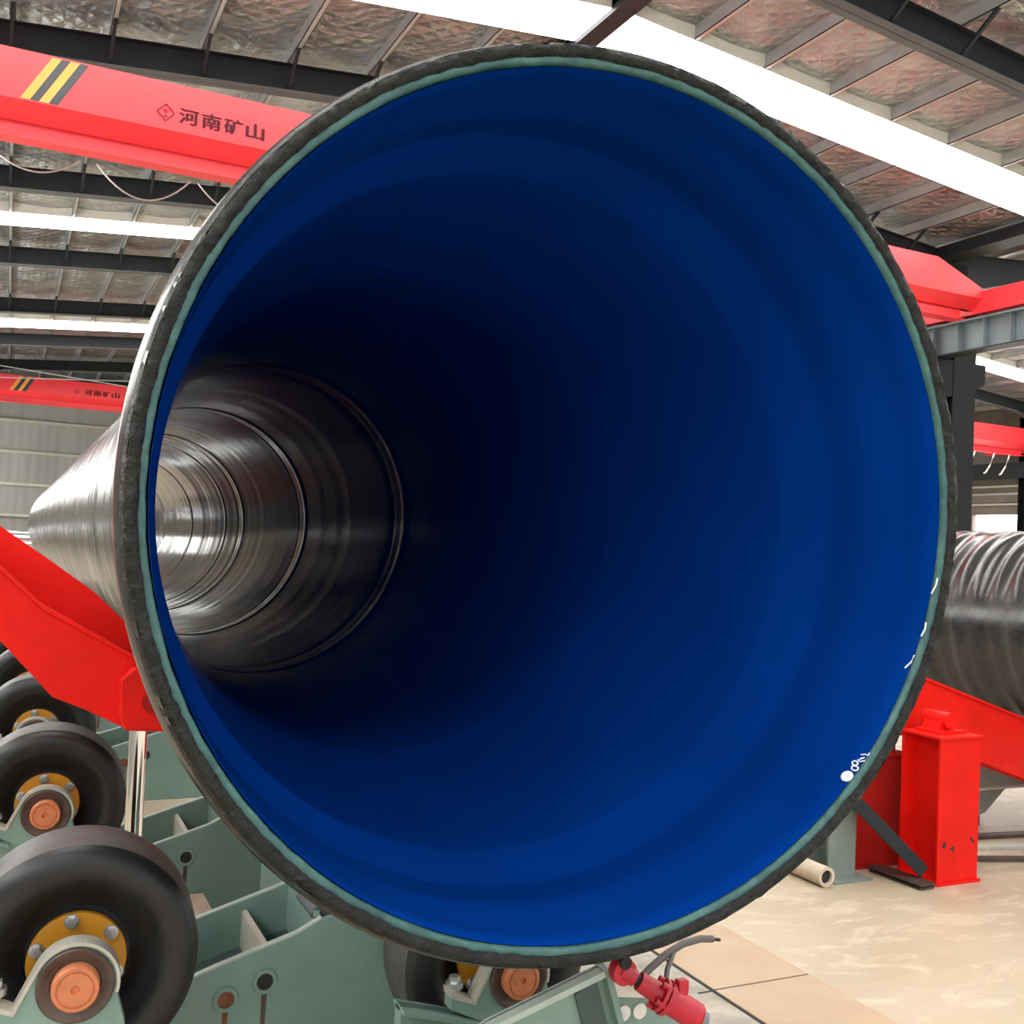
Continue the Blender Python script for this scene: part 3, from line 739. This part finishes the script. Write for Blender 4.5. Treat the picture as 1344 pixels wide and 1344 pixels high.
# ================================================================== TEAL ROLLER FRAMES
def frame(y, dz, label, sc=1.0):
    """laid out at y, then enlarged and set back by sc"""
    t = thing('support_stand', label, 'stand', (0, 0, 0), 'teal roller support stands')
    D = lambda pts: [(a, b+dz) for a, b in pts]
    front = D([(.27, .575), (.40, .612), (.477, .638), (.575, .668), (.66, .694), (.69, .710), (.715, .722), (.80, .735), (.96, .79), (1.12, .80), (1.12, .40), (.27, .40)])
    f = MB().prism(front, y, y+.014).build('front_plate', M['teal'], t, bevel=.003)
    # open trough behind the front plate
    yb = y+.26
    back = D([(.27, .60), (.477, .660), (.70, .728), (.715, .722), (.715, .60), (.27, .47)])
    MB().prism(back, yb, yb+.014).build('back_plate', M['teal'], t, bevel=.003)
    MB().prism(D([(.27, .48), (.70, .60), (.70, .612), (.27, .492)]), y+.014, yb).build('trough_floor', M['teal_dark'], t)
    cap = [(.70+.02*math.sin(a*PI/10), y+.014+(yb-y-.014)*a/10) for a in range(11)]
    m = MB()
    for (a, b2) in zip(cap[:-1], cap[1:]): m.add([(a[0], a[1], .56+dz), (b2[0], b2[1], .56+dz), (b2[0], b2[1], .728+dz), (a[0], a[1], .722+dz), (a[0]+.014, a[1], .56+dz), (b2[0]+.014, b2[1], .56+dz), (b2[0]+.014, b2[1], .728+dz), (a[0]+.014, a[1], .722+dz)],
        [(0, 1, 2, 3), (7, 6, 5, 4), (3, 2, 6, 7), (0, 4, 5, 1)])
    m.build('end_cap', M['teal'], t)
    MB().prism(D([(.585, .56), (.597, .56), (.597, .672), (.585, .668)]), y+.014, yb).build('rib', M['edge_steel'], t)
    # light worn top edges
    for (yy, pts) in ((y-.001, D([(.27, .575), (.40, .612), (.477, .638), (.575, .668), (.66, .694), (.715, .722)])), (yb-.001, D([(.27, .60), (.477, .660), (.70, .728)]))):
        m = MB()
        for (a, b2) in zip(pts[:-1], pts[1:]): m.prism([(a[0], a[1]-.001), (b2[0], b2[1]-.001), (b2[0], b2[1]+.0035), (a[0], a[1]+.0035)], yy, yy+.016)
        m.build('worn_edge', M['light_rim'], t)
    for (hx, hz, m, drip) in ((.589, .595, 'hole', True), (.503, .566, 'rust', True)):
        bo = MB().lathe([(.0, .030), (-.006, .027), (-.006, .019), (.0, .019)], 28, (hx, y, hz+dz)).build('hole_boss', M['teal'], t, smooth=True)
        MB().cyl((hx, y-.002, hz+dz), (hx, y-.001, hz+dz), .0195, 24).build('hole_bore', M[m], bo)
        MB().prism([(hx-.006, hz+dz-.028), (hx+.007, hz+dz-.028), (hx+.004, hz+dz-.15), (hx-.004, hz+dz-.15)], y-.0006, y).build('rust_run', M['rust'] if m == 'rust' else M['brown_steel'], bo)
    # rough saddle casting on the ridge
    MB().prism(D([(.70, .715), (.735, .772), (.765, .77), (.79, .735), (.87, .757), (.88, .735), (.72, .69)]), y+.05, y+.2).build('saddle_casting', M['flange'], t, bevel=.008)
    # legs and plinth
    MB().box(.28, .40, y+.02, y+.25, 0, .41+dz).build('leg', M['teal'], t)
    MB().box(.98, 1.1, y+.02, y+.25, 0, .41+dz).build('leg', M['teal'], t)
    for o in t.children_recursive:
        for v in o.data.vertices:
            v.co.x *= sc; v.co.y *= sc
            z = 1.6-(1.6-v.co.z)*sc
            v.co.z = 0 if v.co.z < .001 else z
    t.location = (.7*sc, (y+.1)*sc, 0)
    for o in t.children:
        for v in o.data.vertices: v.co.x -= .7*sc; v.co.y -= (y+.1)*sc
        for q in o.children:
            for v in q.data.vertices: v.co.x -= .7*sc; v.co.y -= (y+.1)*sc
    return t
frame(2.42, 0, 'nearest teal roller support stand between the two front rollers, with two holes', 1.095)
frame(3.58, -.045, 'second teal roller support stand, right of the chrome piston rod', 1.134)
frame(4.75, .06, 'third teal roller support stand, glimpsed either side of the chrome piston rod', 1.145)
frame(6.1, .12, 'fourth teal roller support stand, small corner under the red arm tip', 1.12)
frame(7.5, .15, 'fifth teal roller support stand, farthest glimpse under the red arm tip', 1.1)
pl = tag(MB().box(.42, .70, 3.35, 3.85, 0, .34).build('concrete_plinth', M['plinth']), 'brownish concrete plinth block on the floor behind the nearest teal frame', 'plinth')

# bracket below the right roller, with lip
br = thing('roller_bracket', 'sloping teal bracket with a raised lip below the pipe rim', 'bracket', (1.05, 1.95, 0))
tp = [(.70, .528), (.94, .644), (1.20, .722)]
MB().prism([(.70, .528), (.94, .644), (1.20, .722), (1.275, .50), (1.2, .42), (.70, .36)], 1.96, 1.972).build('face_plate', M['teal'], br, bevel=.003)
m = MB()
for (a, b2) in zip(tp[:-1], tp[1:]): m.prism([(a[0], a[1]), (b2[0], b2[1]), (b2[0]+.003, b2[1]-.014), (a[0]+.003, a[1]-.012)], 1.938, 1.975)
m.build('top_lip', M['light_rim'], br)
MB().prism([(1.195, .722), (1.21, .722), (1.285, .50), (1.27, .50)], 1.935, 1.975).build('side_lip', M['teal'], br)
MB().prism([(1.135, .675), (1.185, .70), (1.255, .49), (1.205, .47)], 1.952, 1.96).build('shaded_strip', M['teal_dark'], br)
MB().prism([(1.115, .455), (1.275, .50), (1.2, .42), (1.1, .42)], 1.95, 1.962).build('lower_plate', M['teal'], br)
MB().box(.8, 1.2, 1.975, 2.1, 0, .5).build('pedestal', M['teal'], br)
# drilled plate with white labels, right of the bracket
dp = thing('drilled_plate', 'teal drilled plate with white stickers under the red turnbuckle cylinder', 'plate', (1.31, 1.99, 0))
MB().prism([(1.21, .715), (1.29, .70), (1.345, .655), (1.46, .56), (1.46, .40), (1.285, .40)], 1.995, 2.01).build('plate', M['teal'], dp, bevel=.003)
MB().prism([(1.215, .735), (1.25, .735), (1.258, .69), (1.232, .69)], 1.985, 1.996).build('sticker', M['white_label'], dp)
MB().prism([(1.243, .672), (1.345, .655), (1.342, .625), (1.25, .64)], 1.988, 1.996).build('sticker', M['white_label'], dp)
for (hx, hz) in ((1.283, .598), (1.325, .597), (1.35, .53)):
    MB().lathe([(.0, .017), (-.003, .017), (-.003, .001)], 22, (hx, 1.994, hz)).build('hole', M['white_label'], dp)
MB().box(1.29, 1.44, 2.01, 2.1, 0, .45).build('pedestal', M['teal'], dp)

# crimson hydraulic cylinder
hj = thing('hydraulic_jack', 'small crimson hydraulic cylinder lying slanted below the pipe rim', 'jack', (1.29, 1.9, .62))
a = Vector((1.232, 1.925, .722)); e = Vector((1.385, 1.865, .628)); d = (e-a)
P = lambda t, off=(0, 0, 0): a+d*t+Vector(off)
MB().cyl(P(0, (0, -.012, 0)), P(0, (0, .012, 0)), .028, 20).cyl(P(-.02), P(.16), .018, 14).build('eye', M['jack_red'], hj, smooth=True)
MB().cyl(P(0, (-.002, -.018, .022)), P(0, (-.002, .018, .022)), .014, 12).build('pin_nut', M['steel_dark'], hj)
MB().cyl(P(.12), P(.26), .0125, 14).build('rod', M['steel_dark'], hj, smooth=True)
MB().cyl(P(.22), P(.52), .020, 18, .024).build('neck', M['jack_red'], hj, smooth=True)
MB().cyl(P(.50), P(.545), .036, 24).cyl(P(.56), P(.61), .038, 24).build('collar', M['jack_red'], hj, smooth=True)
for k in range(5):
    q = 2*PI*k/5+.3; u = d.normalized().cross(Vector((0, 0, 1))).normalized(); w2 = d.normalized().cross(u)
    o = (u*math.cos(q)+w2*math.sin(q))*.030; MB().cyl(P(.44)+o, P(.63)+o, .007, 8).build('tie_bolt', M['jack_red'], hj)
MB().cyl(P(.58), P(1.0), .030, 26).build('barrel', M['jack_red'], hj, smooth=True)
MB().cyl(P(.97), P(1.03), .026, 20).build('end_cap', M['red_dark'], hj, smooth=True)
MB().box(P(.78).x-.012, P(.78).x+.014, P(.78).y-.01, P(.78).y+.01, P(.78).z+.028, P(.78).z+.058).build('port', M['jack_red'], hj, bevel=.003)
MB().cyl(P(1.03), P(1.13, (0, 0, .004)), .017, 14).build('hose_fitting', M['steel_mid'], hj, smooth=True)
ho = thing('hydraulic_hose', 'dark hydraulic hose curving over the floor plate above the crimson cylinder', 'hose', (1.5, 2.0, .6))
MB().tube([(1.30, 1.97, .672), (1.345, 1.99, .688), (1.40, 2.01, .705), (1.46, 2.03, .715), (1.53, 2.06, .708), (1.58, 2.08, .695)], .0085, 10).build('hose', M['cable'], ho, smooth=True)
MB().tube([(1.345, 1.93, .655), (1.385, 1.98, .685), (1.42, 2.01, .706)], .006, 8).build('branch_hose', M['cable'], ho, smooth=True)
MB().tube([(1.585, 2.082, .693), (1.61, 2.09, .686)], .004, 8).build('hose_tip', M['hole'], ho)
